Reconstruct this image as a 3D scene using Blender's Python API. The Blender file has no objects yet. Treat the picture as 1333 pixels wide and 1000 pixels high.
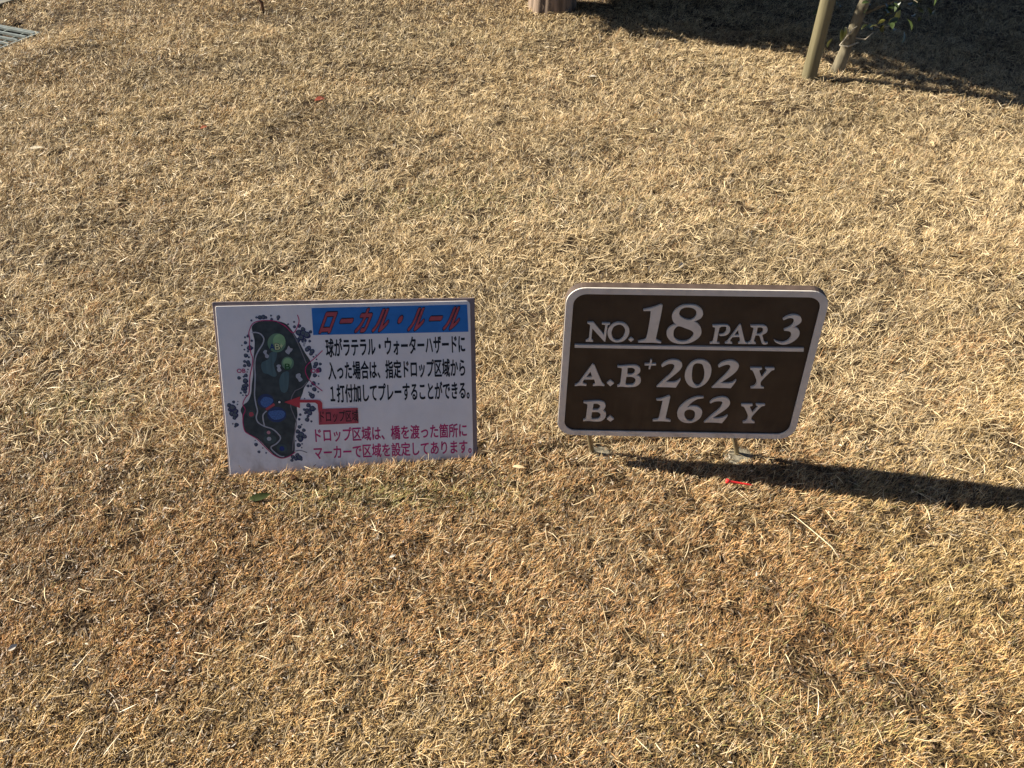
import bpy, bmesh, math, random
import numpy as np
from mathutils import Vector, Matrix
R = math.radians
rng = np.random.default_rng(18)
random.seed(18)
S = bpy.context.scene
COL = S.collection

# ------------------------------------------------------------------ camera, sky, sun, exposure
cd = bpy.data.cameras.new("camera")
cam = bpy.data.objects.new("camera", cd); COL.objects.link(cam)
cam.location = (0, 0, 1.5)
cam.rotation_euler = (R(90 - 41), 0, 0)
cd.sensor_width = 36; cd.lens = 29.7
cd.clip_start = .02; cd.clip_end = 500
S.camera = cam

SUN_AZ, SUN_EL = 10.0, 30.0          # light travels towards +x and, by SUN_AZ degrees, towards the camera
d = Vector((math.cos(R(SUN_EL)) * math.cos(R(SUN_AZ)), -math.cos(R(SUN_EL)) * math.sin(R(SUN_AZ)), -math.sin(R(SUN_EL))))
sl = bpy.data.lights.new("sun", 'SUN'); sl.energy = 5.0; sl.angle = R(.5); sl.color = (1, .93, .80)
so = bpy.data.objects.new("sun", sl); COL.objects.link(so)
so.rotation_euler = d.to_track_quat('-Z', 'Y').to_euler(); so.location = (-6, 2, 5)
W = bpy.data.worlds.new("World"); S.world = W; W.use_nodes = True
wn = W.node_tree.nodes; wl = W.node_tree.links
bg = next(n for n in wn if n.type == 'BACKGROUND')
sky = wn.new('ShaderNodeTexSky'); sky.sky_type = 'NISHITA'; sky.sun_disc = False
sky.sun_elevation = R(SUN_EL); sky.sun_rotation = math.atan2(-d.x, -d.y)
sky.air_density = .5; sky.dust_density = .8; sky.altitude = 800
wl.new(sky.outputs[0], bg.inputs[0]); bg.inputs[1].default_value = .05
S.view_settings.view_transform = 'Standard'; S.view_settings.look = 'None'
S.view_settings.exposure = 1.3; S.view_settings.gamma = 1
S.cycles.max_bounces = 6; S.cycles.diffuse_bounces = 4; S.cycles.transmission_bounces = 4

DENS = 72000      # blades per square metre of lawn next to the camera
# traced outlines, millimetres in the plane of each sign
NUM=[
(((54.9,335.5,1),(66.8,336,1),(91.4,303.3,1),(93.1,327.9),(90.8,330.5),(85.7,331.1,1),(85.8,334.4,1),(102.8,334.3,1),(102.4,331.6,1),(98.8,329.7),(97.5,325.3,1),(95.8,284.7,1),(93.7,284.6,1),(65.9,320,1),(65.4,291.6),(66.8,288.6),(69.3,286.5,1),(69.3,283.7,1),(53.7,283.8,1),(53.5,286.5,1),(58.7,290.1),(60.2,292.8,1),(61,326.6),(59.2,330.5),(54.8,333.1,1)),),
(((124.1,336.4),(133.9,333.3),(142,324.2),(145,313.5),(143,300),(135.4,288.2),(124,283.5),(112.1,285.7),(102.8,295.1),(98.9,308.6),(100.1,319.3),(106.7,330.1),(114.8,335.3)),((119.8,331.1),(111.3,325.6),(107.8,315.5),(107.6,306),(111.5,293.9),(118.3,288.6),(125.7,289.4),(132.6,296.4),(136,308),(136.1,316),(132.4,325.3),(126.7,330.5))),
(((150.2,296.7,1),(156.6,291.3,1),(150.7,285.4,1),(144.8,291.4,1)),),
(((203.9,384.1),(207.7,382.7,1),(207,356.7),(204.4,313.9),(203.3,295.1),(205.6,291.2),(215.8,285.9,1),(215.1,282.7,1),(197.7,284.3),(180.4,283.9),(166.8,284.1,1),(165.9,286.8,1),(178.5,290.7),(182.4,294.7),(184.4,311.9),(185.8,345.7),(185.3,368.2,1),(170.4,367.9,1),(168.9,370.9,1),(183.5,374.9),(194.9,379.5)),),
(((266.8,385),(279,382.6),(289.8,373.9),(294.1,362.8),(291.6,352.3),(284.1,346.1),(277.3,342.5,1),(286.5,337),(294.9,325),(297.7,311.1),(293.1,298.5),(282.3,288.1),(268.2,282.6),(250.9,282.7),(236.6,288.7),(227.3,300.3),(224.5,311.2),(226.6,322.1),(234.1,330.6),(241.9,334.2,1),(235.3,340.6),(230.9,352.6),(232.5,364.6),(239.4,375.9),(250.5,383.1)),((259.3,379.2),(270.2,377.2),(278.3,370.7),(280.8,361.1),(278.9,352.8),(273.1,347.1),(266,346),(256,349.3),(246.6,356.7),(244.5,364.1),(246.4,372.3),(252.3,377.6)),((247,329.7),(262.8,324.3),(275.7,318.4),(281.6,310.8),(280.5,301.4),(273.2,291.8),(262.5,288.5),(251.2,290.6),(242.4,297.5),(239.2,308.4),(239.5,320.8))),
(((318.7,333,1),(345,334.1),(353.7,330.6),(357.2,322.4),(355.7,313),(349.4,306.6),(339.8,304.9,1),(336.2,306.9,1),(336.3,309,1),(345.4,310.7),(349.2,318.1),(348.7,326.4),(345.6,330.4),(338.2,330.7,1),(333.8,327.1,1),(334.1,288.3),(340.2,286.3,1),(340.2,284.1,1),(319.8,283.7,1),(319.8,286.3,1),(325,288.1),(326,292.3,1),(325.7,323.8),(324,327.5),(319.4,328.9,1)),),
(((374.9,335.6,1),(377.3,335.6,1),(393.1,291.6),(396.2,288.3),(399.6,287.5,1),(398.4,284.9,1),(380.2,285,1),(380.3,287.5,1),(383.1,290.3),(382.7,294.6),(379.5,303.6,1),(364.8,302.7,1),(361.9,295.2),(362.8,289.9),(367.1,287.2,1),(367.2,284.7,1),(352,284.8,1),(352.1,287.4,1),(356.1,290.4),(359.1,297.3,1)),((373.8,322.7,1),(378,307.8,1),(367.3,307.6,1))),
(((397.9,334,1),(422.9,334.9),(431.8,331.1),(435.3,324),(433.9,315.6),(426.8,310.2,1),(433.4,292.5),(436.6,288.7),(442.4,288.8,1),(442.1,286.3),(437.5,284),(431.3,286),(427.7,292.3),(421.8,305.9),(418.1,308.6),(412.5,307.9,1),(412.5,292),(417.3,287.9,1),(417.5,285.1,1),(400.1,284.7,1),(400.5,287.5,1),(404.2,289.7),(405.9,294),(406.2,324.4),(403.8,328.5),(398.7,330.5,1)),((413.4,329.3,1),(420.6,329.9),(425.5,325.8),(426.2,317.5),(422.3,312.2),(414.3,311.5,1))),
(((461.6,352.2,1),(469.7,359.8),(481.7,363.7),(492.8,360.9),(499.6,353.9),(500.3,344.8),(494,336.5),(486.3,330.8,1),(495.5,329.3),(502.5,321.2),(504.1,308.7),(497.8,295.9),(486.6,286.8),(473.8,284.4),(461.4,288.8),(454.9,294.6,1),(455.3,296.1,1),(462.4,292),(474.3,290.1),(483.9,295.6),(488.2,306.3),(486.2,315.6),(481.1,320.7),(470.2,322.2,1),(469.7,324.7,1),(481.7,333.2),(486.2,342.5),(484.3,351.6),(478.6,355.5),(471.6,354.4),(463.8,349.6,1)),),
(((72.2,220.4,1),(76.8,216.1,1),(95.4,168.2),(102.5,159,1),(102,156.9,1),(89.9,157.7),(76.7,156.3,1),(76.5,159.4,1),(81,162.7),(80.8,166.8),(77.9,176.4,1),(56.3,175.5,1),(52.8,168.2),(54.6,163.1),(62,160.7,1),(61.1,156.6,1),(47.8,157.1),(35.8,155.3,1),(35.6,158.5,1),(42.9,162.8),(48.6,173.3,1)),((68.6,199.2,1),(73.6,183.1,1),(59.9,182.4,1))),
(((114.8,173.8,1),(123.5,165.7,1),(115.6,156.6,1),(107.2,166,1)),),
(((127.6,216.6,1),(132.7,215.8),(153,218.2),(166.7,218.5),(175.5,213.7),(178.5,205.8),(177,197.7),(170.7,190.8,1),(178.9,185.5),(182.5,176.4),(180.7,166.1),(172.2,157.5),(156.9,155.1),(139.7,156.4),(131.7,154.9,1),(131.8,158.7,1),(136.2,161.9),(137.6,167.1,1),(138.1,205.9),(136.1,210.8),(127.6,212.7,1)),((149.8,211.7,1),(159.6,212.4),(166.2,207.5),(166.9,199.5),(162.8,193.3),(150.6,192.4,1)),((149.4,185.5,1),(162,185.7),(169.4,180.2),(170.7,171),(165.6,162.6),(151.7,161.6),(148.9,167.4))),
(((197.5,236,1),(201.4,235.5,1),(201,224.7,1),(211.3,224.5,1),(211.3,220.5,1),(200.7,219.7,1),(199.8,209.3,1),(196.5,209.2,1),(197.2,219.6,1),(186.6,219.8,1),(186.7,223.9,1),(197.6,224.6,1)),),
(((223.3,220.3,1),(229.9,229),(243.5,236.3),(256.6,235.7),(266.1,228.9),(268.7,219.4),(264.5,206.9),(254.5,193.1),(237.8,172.8,1),(246.8,171.4),(261.3,173.3),(270.3,181.8,1),(268.6,173.9),(262.6,156.3,1),(244,157),(219.5,156.9,1),(235.4,181),(245.5,194.9),(251.7,210.4),(252,220),(247,225.2),(237.7,224.5),(225.6,215.6,1)),),
(((305.3,237.7),(320.3,233.9),(330.7,221.8),(334.7,206.6),(333.7,187.2),(326.7,169.3),(314.9,158.7),(303.3,156.9),(290.5,164.5),(281.1,180.1),(278.3,195.6),(280.9,214.9),(290.3,231.3)),((302.2,228.8),(311.3,226.1),(316.4,215.7),(321,198.5),(321.4,181),(316.7,167.1),(309.9,163),(300.9,169.7),(295.2,184.3),(292.6,203.7),(292.6,220),(296,226.7))),
(((347.4,221.2,1),(353.9,230.8),(367.2,237.2),(380.4,236.2),(390.4,227.9),(392.4,220.3),(389.4,207.8),(380.1,194.1),(360.1,172.5,1),(370.6,171.4),(385,173.1),(393.6,181.7,1),(392.1,174.8),(385.4,157.2,1),(366.8,158),(343,157.4,1),(357.3,180.9),(367.8,197.7),(374.2,212.3),(374.2,220.9),(369.1,226.1),(360.7,224.4),(349.5,217.4,1)),),
(((418.5,217.7,1),(443.6,217.9,1),(444,214.1),(439.3,211.2),(440,207.6),(447.9,191.5,1),(455.5,209.7),(454.9,213),(451.3,215.1,1),(450.8,217.9,1),(470.6,218.3,1),(471.2,213.4,1),(465.7,210.9),(462.6,205.3),(449.3,179.9),(449.9,167.7),(453.2,163.1),(458.5,160.9,1),(458.7,158.4,1),(429.7,158.1,1),(429.3,160.6,1),(435.5,163.6),(438.9,168.4),(438.9,179.7),(428.2,203.6),(424.3,209.9),(419.3,213,1)),),
(((58,108.1,1),(62.6,107.9),(82.8,109.9),(97.4,109.7),(106.4,104),(108.8,95.1),(106.8,87.1),(102.8,82,1),(109.8,76.1),(112.1,67.1),(109.6,56.8),(101.3,47.4),(86.6,46),(70.2,47.2),(60.2,46.1,1),(60,49.8,1),(64.8,52.6),(66.4,57.7,1),(67.6,96.1),(65.6,101),(58.2,103.8,1)),((81.1,102.4,1),(89.1,102.6),(95.9,97.8),(96.4,89.8),(92.4,83.7),(80,82.8,1)),((79,75.9,1),(92.2,76.3),(99.2,69.8),(99.7,61.7),(95,54.4),(81.8,52.8),(78.6,57))),
(((122.3,64.3,1),(131.4,54.7,1),(123.6,46.3,1),(114.6,54.5,1)),),
(((250.3,130.1,1),(253.7,127.9,1),(250.6,63.6),(252.3,58.3),(263.5,53.5,1),(262.9,49.6,1),(243.5,50.9),(222.1,50.1,1),(222.2,53.9,1),(233.2,56.6),(235.4,61.7),(238.4,115.6,1),(224.7,115.8,1),(222.9,118.9,1),(235.6,121.8)),),
(((328.9,129.2,1),(329,125.8,1),(315,121.7),(302.1,108.6),(295.4,95.5,1),(304.4,99.4),(318.1,98.9),(328.8,90.5),(332.5,78.9),(329.5,62.7),(318.4,50.5),(306.1,46.6),(290.6,50.4),(279.4,62.9),(276,79),(280.4,98),(294.7,117),(312,127.9)),((304.6,89.9),(313.8,84.3),(317.7,71.2),(316.3,57.9),(309.6,52.7),(300.6,56),(293.7,67.7),(292,80.8),(296.4,88.2))),
(((345.1,112.5,1),(352.3,122.7),(368,129.3),(380.7,127.6),(389.6,117.9),(390.6,105.1),(382.5,90.4),(358,64,1),(369.8,63.2),(383.1,66.5),(392,73.2,1),(389.8,64.3),(382.8,48.3,1),(363.3,50.2),(341,49.3,1),(355.7,72.2),(369.7,91.5),(374.5,107.5),(372.2,115.5),(365.7,117.3),(355.5,115.6),(347.6,109.7,1)),),
(((417.5,109.2,1),(442.6,109.2,1),(442.9,105),(438.1,102.5),(438.8,99.1),(447.2,83.9,1),(456.1,101.5),(455.6,104.4),(451,106.6,1),(450.8,110,1),(470.8,110,1),(471.2,105.7,1),(464.5,103.5),(460.1,96.7),(448.5,71.7),(449.4,59.9),(457.5,53.6,1),(457.7,50.3,1),(431,49.6,1),(430.5,53.5,1),(436.8,56.6),(439.2,61.1),(438.8,72.9),(427.8,95.9),(423.7,101.6),(418.5,103.5,1)),),
(((30.3,274.4,1),(522,275.2,1),(523.3,266.1,1),(30.6,266.8,1)),)]
MAP={'rough':((82.6,357.2),(89.9,366),(103.6,370.6),(124.5,371.2),(147.2,368.8),(162,361.6),(174.2,344.5),(186.2,322.2),(198.1,295.8),(209.4,275.2),(212.9,252.7),(205.7,230.3),(196,216.1),(190.6,207),(187,195.9),(181.3,183.6),(172.2,165.1),(171.7,142),(165.4,121.2),(161.4,89.5),(159.4,53.2),(148.4,42.8),(132.1,36.9),(116.3,39.6),(98,59.6),(76.2,86),(53.7,99.5),(45.1,114.5),(43.9,135.6),(44,148.1),(41.5,158.6),(47.7,170.9),(60.2,180.9),(68.4,199.2),(72.1,221.7),(76.7,243.9),(80.5,280.3),(84.2,304.4),(86.3,324.4),(84.2,340.3)),
'path':(((81.6,344.4),(92.1,344.7),(102.2,340),(107.7,328.9),(103.3,316),(92.5,300.2),(85.2,284.2),(82.1,264.1),(81.5,243.8),(79,219.3),(76.4,194.9),(77.9,172.1),(80,155.3),(76.1,140.8),(79.4,128.1),(92.4,118.2),(111.5,110.2),(124.3,97.1),(128.5,86.3),(118.8,73.9),(104.7,64.7),(111.3,52.7),(124.4,41.5),(134.3,40.1)),((93.5,119.3),(91.6,134),(92.6,146.6),(101.1,155.7))),
'edge':(((173.2,343.5),(182.4,322.3),(192.1,293.9),(200.3,269.3)),((199.5,224.3),(186.9,211.2),(170.8,203.4),(168.7,200.5),(160.9,186.3),(158,163.4),(164.7,140.2),(168.1,125.3),(163.2,102.2),(157.6,76.8),(154.7,53.3)),((161,53.1),(175,53.7),(188.6,47.8))),
'ob':(((139.6,370),(124.6,372.2),(101.7,371.7),(86.1,366),(78.6,354.3),(74.8,342.5),(75.8,330.6),(74.1,314.6),(76,296.5),(78.9,284.4),(76.5,266.3),(70,244.1),(66.7,219.6),(63.6,199.4),(55,189.3),(48,174),(52.3,160.3),(46.7,145.9),(44.4,129.2),(47,108.1),(55.7,99.4),(74.3,86),(94.2,61.9),(110.7,44.2),(128,36),(146.3,40.7),(160.9,50.9)),((139.6,370),(157.9,358.7),(174.1,342.5),(184.4,354.2),(190.2,370),(187.3,384.3)),((239.4,298.9),(222.5,283),(204.1,267.2),(197.6,257.2),(197.8,244.9),(203.8,230.3),(216.6,215.6),(233.8,200.6))),
'fairway':(((119,295.6),(134.5,297.2),(131.3,279.1),(125.6,267.1),(130.6,242.5),(122.6,238.6),(111.5,245),(100.2,249.4),(96.5,263.7),(100.1,273.8),(114.2,281.5)),((149.6,250.2),(159.1,247.9),(156.4,221.3),(153.5,207),(147.1,199.1),(139.4,201.4),(136.1,209.5),(134.9,226),(140.3,242.3))),
'green':(((156.8,318.8),(155.3,311.9),(151.9,305.7),(147,300.8),(141,297.8),(134.5,296.8),(128.2,298.1),(122.6,301.4),(118.4,306.5),(115.9,312.8),(115.4,319.7),(116.9,326.6),(120.3,332.8),(125.2,337.6),(131.2,340.7),(137.6,341.6),(143.9,340.4),(149.5,337.1),(153.7,332.1),(156.2,325.8)),((171.6,270),(170.6,265.3),(168.4,261),(165.1,257.7),(161,255.6),(156.7,254.9),(152.4,255.8),(148.7,258.1),(145.9,261.6),(144.2,265.9),(143.8,270.7),(144.8,275.4),(147.1,279.7),(150.4,283),(154.4,285.1),(158.8,285.7),(163,284.9),(166.7,282.6),(169.6,279.1),(171.3,274.8))),
'green2':(((155.6,323.9),(154.6,319.1),(152.3,314.7),(149,311.4),(145,309.2),(140.7,308.5),(136.5,309.4),(132.8,311.7),(130,315.2),(128.3,319.6),(128,324.5),(129,329.3),(131.3,333.6),(134.6,336.9),(138.6,339.1),(142.9,339.7),(147.1,338.9),(150.7,336.6),(153.6,333.1),(155.2,328.7)),((167.5,272.2),(166.8,268.9),(165.2,266),(162.8,263.7),(159.9,262.3),(156.8,261.8),(153.7,262.4),(151,264),(148.9,266.4),(147.7,269.4),(147.4,272.6),(148.2,275.9),(149.8,278.8),(152.2,281.1),(155.1,282.5),(158.2,282.9),(161.3,282.3),(163.9,280.8),(166,278.4),(167.2,275.4))),
'bunker':(((108,302.8),(112.8,301.7),(111.3,294.7),(116.3,289.6),(113.3,283.6),(107.7,285.7),(107.2,291.8),(103.8,297.9)),((162.4,311.7),(165.9,306.6),(171.2,304.4),(168.3,298.5),(165.3,296.5),(162,291.5),(157.4,293.7),(153.9,298.8),(158,303.7)),((137.3,267.8),(141.9,264.7),(139.7,260.6),(142.1,253.4),(136,249.5),(132.5,254.7),(133.8,259.8),(131.8,264.9)),((175.3,242.4),(183.2,245.3),(185.9,241.1),(184.7,237),(189.1,229.7),(181.9,224.8),(178.4,231),(174.5,236.3)),((197.7,321),(202.4,318.8),(200.2,313.9),(198.9,308.9),(195.2,312))),
'pond':(((119.4,179.1),(118.1,173.7),(115.1,168.9),(110.7,165.1),(105.4,162.7),(99.6,162),(93.9,163.1),(89,165.7),(85.2,169.8),(82.9,174.8),(82.4,180.2),(83.7,185.6),(86.7,190.4),(91.1,194.2),(96.4,196.5),(102.2,197.2),(107.8,196.2),(112.8,193.6),(116.6,189.6),(118.8,184.6)),((145.8,144.9),(144.3,139.1),(140.8,134),(135.7,130),(129.3,127.5),(122.5,126.8),(115.8,127.9),(109.8,130.8),(105.3,135.1),(102.6,140.5),(101.9,146.3),(103.4,152.1),(106.9,157.2),(112,161.2),(118.3,163.7),(125.1,164.4),(131.8,163.3),(137.8,160.4),(142.3,156.1),(145.1,150.8))),
'water':(((89.2,180),(99.7,190.1),(114.9,185.5),(117.3,177.1),(101.7,164.1),(91.4,169.6)),((104.5,149.4),(112.8,155.4),(136.3,155.7),(143.5,147.1),(134.9,135.8),(115.2,134.3))),
'bridge':(((100.3,158.9),(120.2,171.8)),),
'tee':(((75.1,148.2),(74.4,145.3),(72.8,142.7),(70.5,140.7),(67.7,139.5),(64.7,139.1),(61.7,139.6),(59.1,141.1),(57.1,143.2),(55.9,145.9),(55.7,148.8),(56.4,151.7),(58,154.2),(60.3,156.2),(63.1,157.5),(66.1,157.8),(69.1,157.3),(71.7,155.9),(73.7,153.7),(74.9,151.1)),((118.7,84.5),(117.7,80.9),(115.4,77.8),(111.9,75.3),(107.6,73.8),(102.9,73.4),(98.3,74.1),(94.3,75.9),(91.2,78.6),(89.3,81.9),(88.8,85.5),(89.8,89.1),(92.2,92.3),(95.7,94.8),(99.9,96.3),(104.6,96.7),(109.2,96),(113.2,94.2),(116.3,91.5),(118.2,88.2)),((141.6,60.2),(140.8,57.1),(138.9,54.3),(136.1,52.1),(132.7,50.7),(129,50.4),(125.4,51),(122.2,52.6),(119.7,55),(118.2,57.9),(117.9,61.1),(118.7,64.2),(120.5,67),(123.3,69.2),(126.7,70.5),(130.4,70.9),(134.1,70.3),(137.3,68.7),(139.7,66.3),(141.2,63.4)),((111.8,100.7),(111.1,98.8),(109.4,97),(107,95.7),(103.9,94.9),(100.5,94.7),(97.2,95.1),(94.3,96.1),(92,97.6),(90.6,99.4),(90.2,101.4),(90.9,103.4),(92.5,105.1),(95,106.4),(98.1,107.2),(101.4,107.4),(104.8,107),(107.7,106),(110,104.5),(111.4,102.7))),
'marks':(('red',65.4,148.5,5.5),('pink',102,102.1,4.3),('pale',101.9,86.2,5.1),('navy',130.3,60.6,5.9),('black',132.3,176.7,4.7),('white',132.3,176.7,2.7)),
'trees':((82.9,373,2.7),(94.8,379.7,2.9),(102.3,379.5,5.5),(110,380.4,5.9),(115.6,379.3,3.9),(127.7,383.4,2.5),(128.6,375.1,3.5),(144.1,379.8,4.7),(142.8,374.8,2.9),(164.9,362.5,2.5),(178.6,367.8,2.7),(178.8,356.3,3.9),(189.5,358.1,4.9),(197.6,350,5.9),(187.5,342.2,7.8),(198.9,340,8.8),(206.3,335.8,8.8),(192.5,330.1,7.8),(197.9,324,6.9),(214.5,343.6,4.3),(184.4,324.3,5.9),(211.3,321.7,3.5),(208.4,305.6,5.9),(215.6,297.4,6.3),(204.2,301.7,5.9),(212.3,291.4,4.9),(217.7,284.2,2.3),(223.8,288.1,1.6),(224.2,277.9,2),(222.5,266.8,5.9),(232.3,266.5,3.9),(219.2,260.7,4.9),(228.5,252.3,6.9),(218,239.2,5.5),(226.6,237,2),(213.9,219.8,5.9),(200.8,213.9,3.9),(225.6,218.4,2.3),(207.6,213.7,2.9),(65.6,333.8,2.7),(72.5,336.6,3.9),(65.5,321.2,4.3),(57,315,2),(80.1,325.5,3.1),(74.1,308.6,6.9),(78.8,308.5,3.9),(61.9,304.9,2.3),(69.6,300.7,2.9),(64.1,290.8,5.5),(70.4,286.6,2.7),(60.1,276.8,3.9),(67.6,274.6,5.5),(59.3,266.7,4.3),(69,268.5,5.5),(66.2,257.4,2),(63.8,251.4,1.6),(60.3,243.3,4.9),(44.4,237.6,4.7),(55.2,240.4,2.7),(58.3,230.1,6.9),(59.4,219.8,5.9),(53.4,217.9,4.9),(50.9,210.8,4.9),(54.9,212,7.4),(45.3,201.3,2.7),(49.7,195.6,2),(56.5,195.4,2.3),(55.2,203.7,4.9),(27.2,179.8,3.9),(36.9,180.5,1.6),(16.8,171.8,5.9),(24,165.4,8.8),(18.8,161.4,6.9),(29.1,156.9,7.8),(20.9,150.9,6.9),(28.3,146.5,7.8),(25.8,140.3,4.9),(35.3,173.3,2),(29.3,123.4,5.5),(20.8,126.2,2),(26,119.3,2.9),(70.3,72.4,4.9),(69.1,83,1.6),(85.4,63.3,1.8),(75.8,54,3.9),(92.4,50.8,2.3),(200.8,214.1,3.9),(215,205.5,5.9),(223.4,199,2.3),(201.8,198.6,2),(209.1,189,6.9),(205.4,193.3,4.9),(191.1,183.3,2),(198.9,166.4,5.9),(207.2,157.8,7.8),(195.1,153.9,5.9),(188.4,156.2,3.5),(213.1,157.6,3.5),(200.7,147.5,6.9),(190.8,147.8,3.9),(178.4,143.9,3.5),(175.1,132.5,3.5),(193.7,130.8,5.9),(203.3,126.3,2.9),(196.2,139.2,3.9),(180.1,119,2.3),(174.8,113.4,4.9),(184.2,104.7,4.9),(170.1,101.9,5.9),(177.5,93.2,8.8),(185.2,88.7,5.9),(169.3,89.2,4.9),(174.9,82.6,7.8),(169.9,67.8,5.9),(178.1,70.7,2.3),(176.5,61.1,2),(163.7,78.7,2),(154.1,38.3,5.5),(151.5,29.7,4.3),(165.3,42.2,5.9),(169.9,35.5,7.4),(161.8,33.7,5.9),(173.6,31.1,3.9)),
'arrow':((143.6,176.3),(180.6,188.8),(180.1,180.9),(220.4,179.7),(227.1,177.6),(230.8,172.7),(231.5,170.1),(231,154.9),(221.4,147.5),(220.4,168.5),(215,173),(179.7,174.2),(178.8,160.7)),
'box':((222.1,157.3),(314.1,156.9),(314.3,118.4),(220.5,117.5))}
BARE=((-0.247,2.177,0.016),(-0.186,2.237,0.022),(-1.305,3.397,0.026),(-1.745,3.436,0.022),(-1.136,3.214,0.03),(-1.004,3.111,0.024),(0.544,1.186,0.014),(-0.634,0.864,0.012),(-0.444,0.917,0.012),(0.709,0.856,0.014),(-0.661,3.249,0.022),(-0.922,1.155,0.009),(-0.903,0.922,0.01),(-0.75,1.039,0.008),(-0.499,0.922,0.016),(-0.563,0.742,0.01),(-0.567,0.739,0.012),(0.541,1.058,0.012),(0.559,0.742,0.01),(0.044,1.413,0.012),(-0.003,1.486,0.012),(0.07,1.741,0.014),(0.37,3.904,0.028),(0.499,2.769,0.02),(0.719,2.827,0.022),(-0.349,2.713,0.03),(-0.184,2.729,0.026),(-0.514,2.713,0.02),(1.098,1.439,0.014),(0.946,1.547,0.01),(-1.141,1.439,0.016),(-1.01,1.547,0.012),(0.958,1.71,0.014),(0.102,1.465,0.009),(-0.03,1.339,0.01),(-0.208,1.547,0.008),(-1.44,3.397,0.03),(-0.607,2.604,0.018),(1.011,3.397,0.026),(1.681,3.044,0.02))
BOARD=((-2.1,416.4),(596.6,416.4),(598.6,0),(0,0))
HOLE=((7.9,424.3),(545.5,424.3),(558.4,0),(-0,0))
BAND=((220,399.3),(578.2,401.6),(580.6,336.4),(220.2,335.9))
PLATE=((4.7,406.9),(585.5,410.2),(588.9,3),(4.1,1.8))
TXT=[
('ローカル・ルール',(256.3,365.8),(545.4,368.6),7,65.2),
('球がラテラル・ウォーターハザードに',(256.2,303.3),(564.3,306.5),16,46.9),
('入った場合は、指定ドロップ区域から',(258,248.2),(564.4,248.6),16,46.7),
('１打付加してプレーすることができる。',(256.6,192.4),(564.5,192.3),16,47.3),
('ドロップ区域',(228.2,137.5),(307,136.7),5,31.7),
('ドロップ区域は、橋を渡った箇所に',(215.1,89.9),(563.9,91.6),15,37.8),
('マーカーで区域を設定してあります。',(214,45.6),(564.2,49),15,37.3)]
LAT=[
('A',119.6,303.6,130.6,317.4),
('B',131.5,303.7,142.7,317.5),
('+',142.5,307.1,149.7,317),
('B',150.9,255.3,163.5,269.2),
('OB',41,249.9,60.2,259.6),
('OB',209.6,245.6,229.1,255.4)]
LO=(-0.681,1.3904,0.0053)
Lu=(0.9948,0.0912,-0.0447)
Lv=(0.0004,0.4367,0.8996)
RO=(0.107,1.4394,0.0888)
Ru=(0.9994,-0.0333,0.0054)
Rv=(-0.0056,-0.0064,1)

# ------------------------------------------------------------------ helpers
def mat(name, col, rough=.7, var=.25, scale=30, bump=.0, col2=None, metal=0, spec=.3, detail=6, stretch=None):
    m = bpy.data.materials.new(name); m.use_nodes = True
    n = m.node_tree.nodes; l = m.node_tree.links
    b = n['Principled BSDF']; b.inputs['Roughness'].default_value = rough; b.inputs['Metallic'].default_value = metal
    b.inputs['Specular IOR Level'].default_value = spec
    tc = n.new('ShaderNodeTexCoord'); src = tc.outputs['Object']
    if stretch:
        mp = n.new('ShaderNodeMapping'); mp.inputs['Scale'].default_value = stretch
        l.new(src, mp.inputs[0]); src = mp.outputs[0]
    t = n.new('ShaderNodeTexNoise'); t.inputs['Scale'].default_value = scale; t.inputs['Detail'].default_value = detail
    l.new(src, t.inputs['Vector'])
    r = n.new('ShaderNodeValToRGB'); l.new(t.outputs[0], r.inputs[0])
    c2 = col2 or [c * (1 + var) for c in col]
    r.color_ramp.elements[0].position = .3; r.color_ramp.elements[1].position = .72
    r.color_ramp.elements[0].color = [c * (1 - var) for c in col] + [1] if not col2 else list(col) + [1]
    r.color_ramp.elements[1].color = list(c2) + [1]
    l.new(r.outputs[0], b.inputs['Base Color'])
    if bump:
        bp = n.new('ShaderNodeBump'); bp.inputs['Strength'].default_value = bump; bp.inputs['Distance'].default_value = .004
        l.new(t.outputs[0], bp.inputs['Height']); l.new(bp.outputs[0], b.inputs['Normal'])
    return m

def tag(o, label=None, cat=None, group=None, kind=None):
    if label: o['label'] = label
    if cat: o['category'] = cat
    if group: o['group'] = group
    if kind: o['kind'] = kind
    return o

def empty(name, loc, label, cat, group=None, mtx=None):
    o = bpy.data.objects.new(name, None); COL.objects.link(o); o.empty_display_size = .05
    if mtx is not None: o.matrix_world = mtx
    else: o.location = loc
    return tag(o, label, cat, group)

def link(name, me, mats, parent=None, smooth=False):
    o = bpy.data.objects.new(name, me); COL.objects.link(o)
    for m in (mats if isinstance(mats, (list, tuple)) else [mats]): me.materials.append(m)
    if parent is not None: o.parent = parent
    if smooth:
        me.polygons.foreach_set('use_smooth', [True] * len(me.polygons))
    return o

def mesh(name, verts, faces, mats, parent=None, smooth=False, idx=None):
    me = bpy.data.meshes.new(name); me.from_pydata([tuple(v) for v in verts], [], faces)
    if idx is not None: me.polygons.foreach_set('material_index', idx)
    bm = bmesh.new(); bm.from_mesh(me); bmesh.ops.recalc_face_normals(bm, faces=bm.faces); bm.to_mesh(me); bm.free()
    return link(name, me, mats, parent, smooth)

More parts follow.
